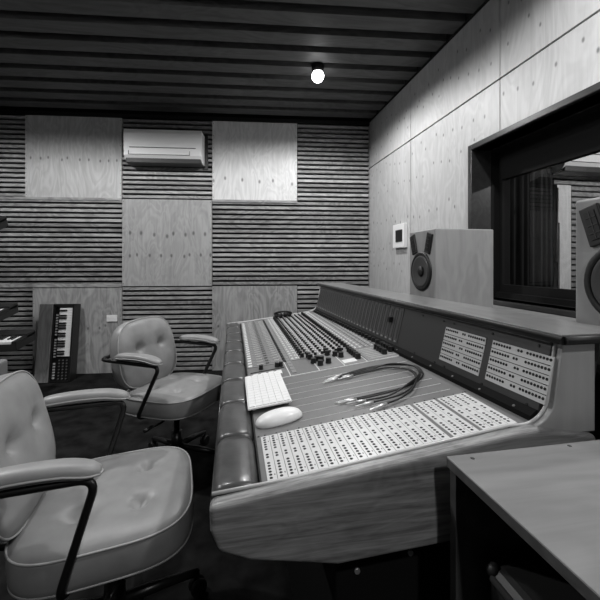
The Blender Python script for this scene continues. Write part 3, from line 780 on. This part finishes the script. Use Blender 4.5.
far = chair('grey buttoned leather office chair further away, turned before the low slatted panel', (-.325, 2.22, 0), math.radians(-31))

# ---------------------------------------------------------------- keyboard standing on end against the wall
t = thing('vintage_keyboard', 'old wooden cased electric keyboard standing on end against the wall', 'musical keyboard', (-1.93, 3.98, .003), ang)
t.rotation_euler = (math.radians(-7), 0, ang); t.scale = (.82, 1, 1)
bm = B(); box(bm, 0, .155, -.015, .13, 0, .775); obj('lid', bm, 'synthwood', t, False, bevel=.004)
bm = B(); box(bm, .155, .40, .03, .13, 0, .775); box(bm, .382, .40, .0, .03, 0, .775); box(bm, .155, .40, .0, .03, .745, .775); box(bm, .155, .40, .0, .03, 0, .012)
box(bm, .155, .172, .0, .03, 0, .775); obj('case', bm, 'black', t, False, bevel=.002)
nk = 19; kz0, kz1 = .25, .735; kp = (kz1-kz0)/nk
for i in range(nk):
    bm = B(); box(bm, .226, .376, .010, .03, kz0+i*kp+.0008, kz0+(i+1)*kp-.0008); obj('white_key', bm, 'key', t, False)
for i in range(nk-1):
    if i % 7 in (2, 6): continue
    bm = B(); box(bm, .226, .315, -.002, .010, kz0+(i+1)*kp-.0075, kz0+(i+1)*kp+.0075); obj('black_key', bm, 'black', t, False)
for (z0, z1) in ((.03, .20), (.24, .44), (.46, .70)):
    bm = B(); n = int((z1-z0)/.028)
    for k in range(n): box(bm, .182, .204, .018, .03, z0+k*.028, z0+k*.028+.015)
    obj('tab_row', bm, 'cap', t, False)
for k in range(7):
    for j in range(3):
        bm = B(); lathe(bm, (.25+j*.045, .03, .03+k*.030), (0, -1, 0), [(0, .008), (.012, .007)], 10); obj('knob', bm, 'vent', t, False)

# ---------------------------------------------------------------- keyboards on a stand at the left edge
st = thing('keyboard_stand', 'black tiered keyboard stand at the left edge', 'stand', (-2.3, 3.25, 0))
tiers = [(.625, 3.14, -1.58), (.83, 3.25, -1.76), (1.52, 3.25, -1.83)]
for x in (-2.75, -2.05):
    bm = B(); tube(bm, [(x, 3.65, .01), (x, 3.40, 1.75)], .016, 10); obj('upright', bm, 'black', st)
    bm = B(); tube(bm, [(x, 2.96, .012), (x, 3.70, .012)], .014, 10); obj('foot', bm, 'black', st)
    for (z, y, xr), tl in zip(tiers, (6, 9, 22)):
        bm = B(); yb = 3.65-.25*(z-.01)/1.74
        tn = math.tan(math.radians(tl)); tube(bm, [(x, yb, z-.088+(yb-y)*tn), (x, y-.12, z-.088-.12*tn)], .011, 8); obj('arm', bm, 'black', st)
tilts = [6, 9, 22]
labs = ['black keyboard on the lowest tier of the stand', 'black keyboard on the middle tier of the stand', 'black keyboard on the top tier of the stand']
for (z, y, xr), lab, tl in zip(tiers, labs, tilts):
    L = 1.0; t = thing('synthesizer', lab, 'musical keyboard', (xr-L/2, y, z-.073), group='black keyboards on the stand'); t.rotation_euler = (math.radians(tl), 0, 0)
    bm = B(); box(bm, xr-L, xr, y-.13, y+.14, z-.073, z-.02); box(bm, xr-L, xr, y+.02, y+.14, z-.02, z+.012); box(bm, xr-.03, xr, y-.13, y+.14, z-.02, z+.0)
    obj('body', bm, 'black', t, bevel=.004)
    for k in range(30):
        bm = B(); x = xr-.035-(k+1)*.0235; box(bm, x+.0008, x+.0227, y-.125, y+.015, z-.02, z-.004); obj('white_key', bm, 'key', t)
    for k in range(29):
        if k % 7 in (2, 6): continue
        bm = B(); x = xr-.035-(k+1)*.0235; box(bm, x-.006, x+.006, y-.07, y+.015, z-.004, z+.006); obj('black_key', bm, 'rubber', t)
bm = B(); box(bm, -2.3, -1.58, 2.68, 2.92, 0, .51); tag(obj('storage_box', bm, 'greybox', bevel=.02, seg=3), 'pale grey box standing on the floor behind the near chair at left edge', 'box')

# ---------------------------------------------------------------- rack cabinet, lower right
t = thing('rack_cabinet', 'wooden rack cabinet with open side in lower right corner', 'cabinet', (.70, .3, 0))
bm = B(); box(bm, .378, 1.05, -.05, .590, .832, .85); obj('top', bm, 'cabtop', t, bevel=.0015)
bm = B(); box(bm, .3775, .379, -.05, .588, .8335, .8485); obj('edge_band', bm, 'edge', t)
bm = B(); box(bm, .384, 1.05, .570, .588, 0, .832); obj('side_panel', bm, 'cabside', t, bevel=.001)
bm = B(); box(bm, .384, 1.05, -.05, -.032, 0, .832); obj('side_panel', bm, 'cabside', t, bevel=.001)
bm = B(); box(bm, 1.032, 1.05, -.032, .570, 0, .832); obj('back_panel', bm, 'cabside', t)
bm = B(); box(bm, .384, 1.032, -.032, .570, .03, .048); obj('bottom_panel', bm, 'cabside', t)
bm = B()
for (x, y) in ((.42, .575), (.63, .58), (.85, .58)): lathe(bm, (x, y, .85), (0, 0, 1), [(0, .004), (.0006, .003)], 10)
obj('screws', bm, 'dark', t)
t = thing('road_case', 'black road case with metal corner inside the open rack cabinet', 'case', (.70, .28, .048))
bm = B(); box(bm, .415, 1.0, .02, .535, .0485, .700); obj('shell', bm, 'dark', t, bevel=.02, seg=3)
bm = B(); bmesh.ops.create_uvsphere(bm, u_segments=16, v_segments=10, radius=.012, matrix=Matrix.Translation((.424, .526, .690))); obj('corner', bm, 'dark', t, smooth=True)
bm = B(); tube(bm, [(.416, .52, .684), (.416, .04, .684)], .006, 8); obj('edge_rail', bm, 'dark', t)
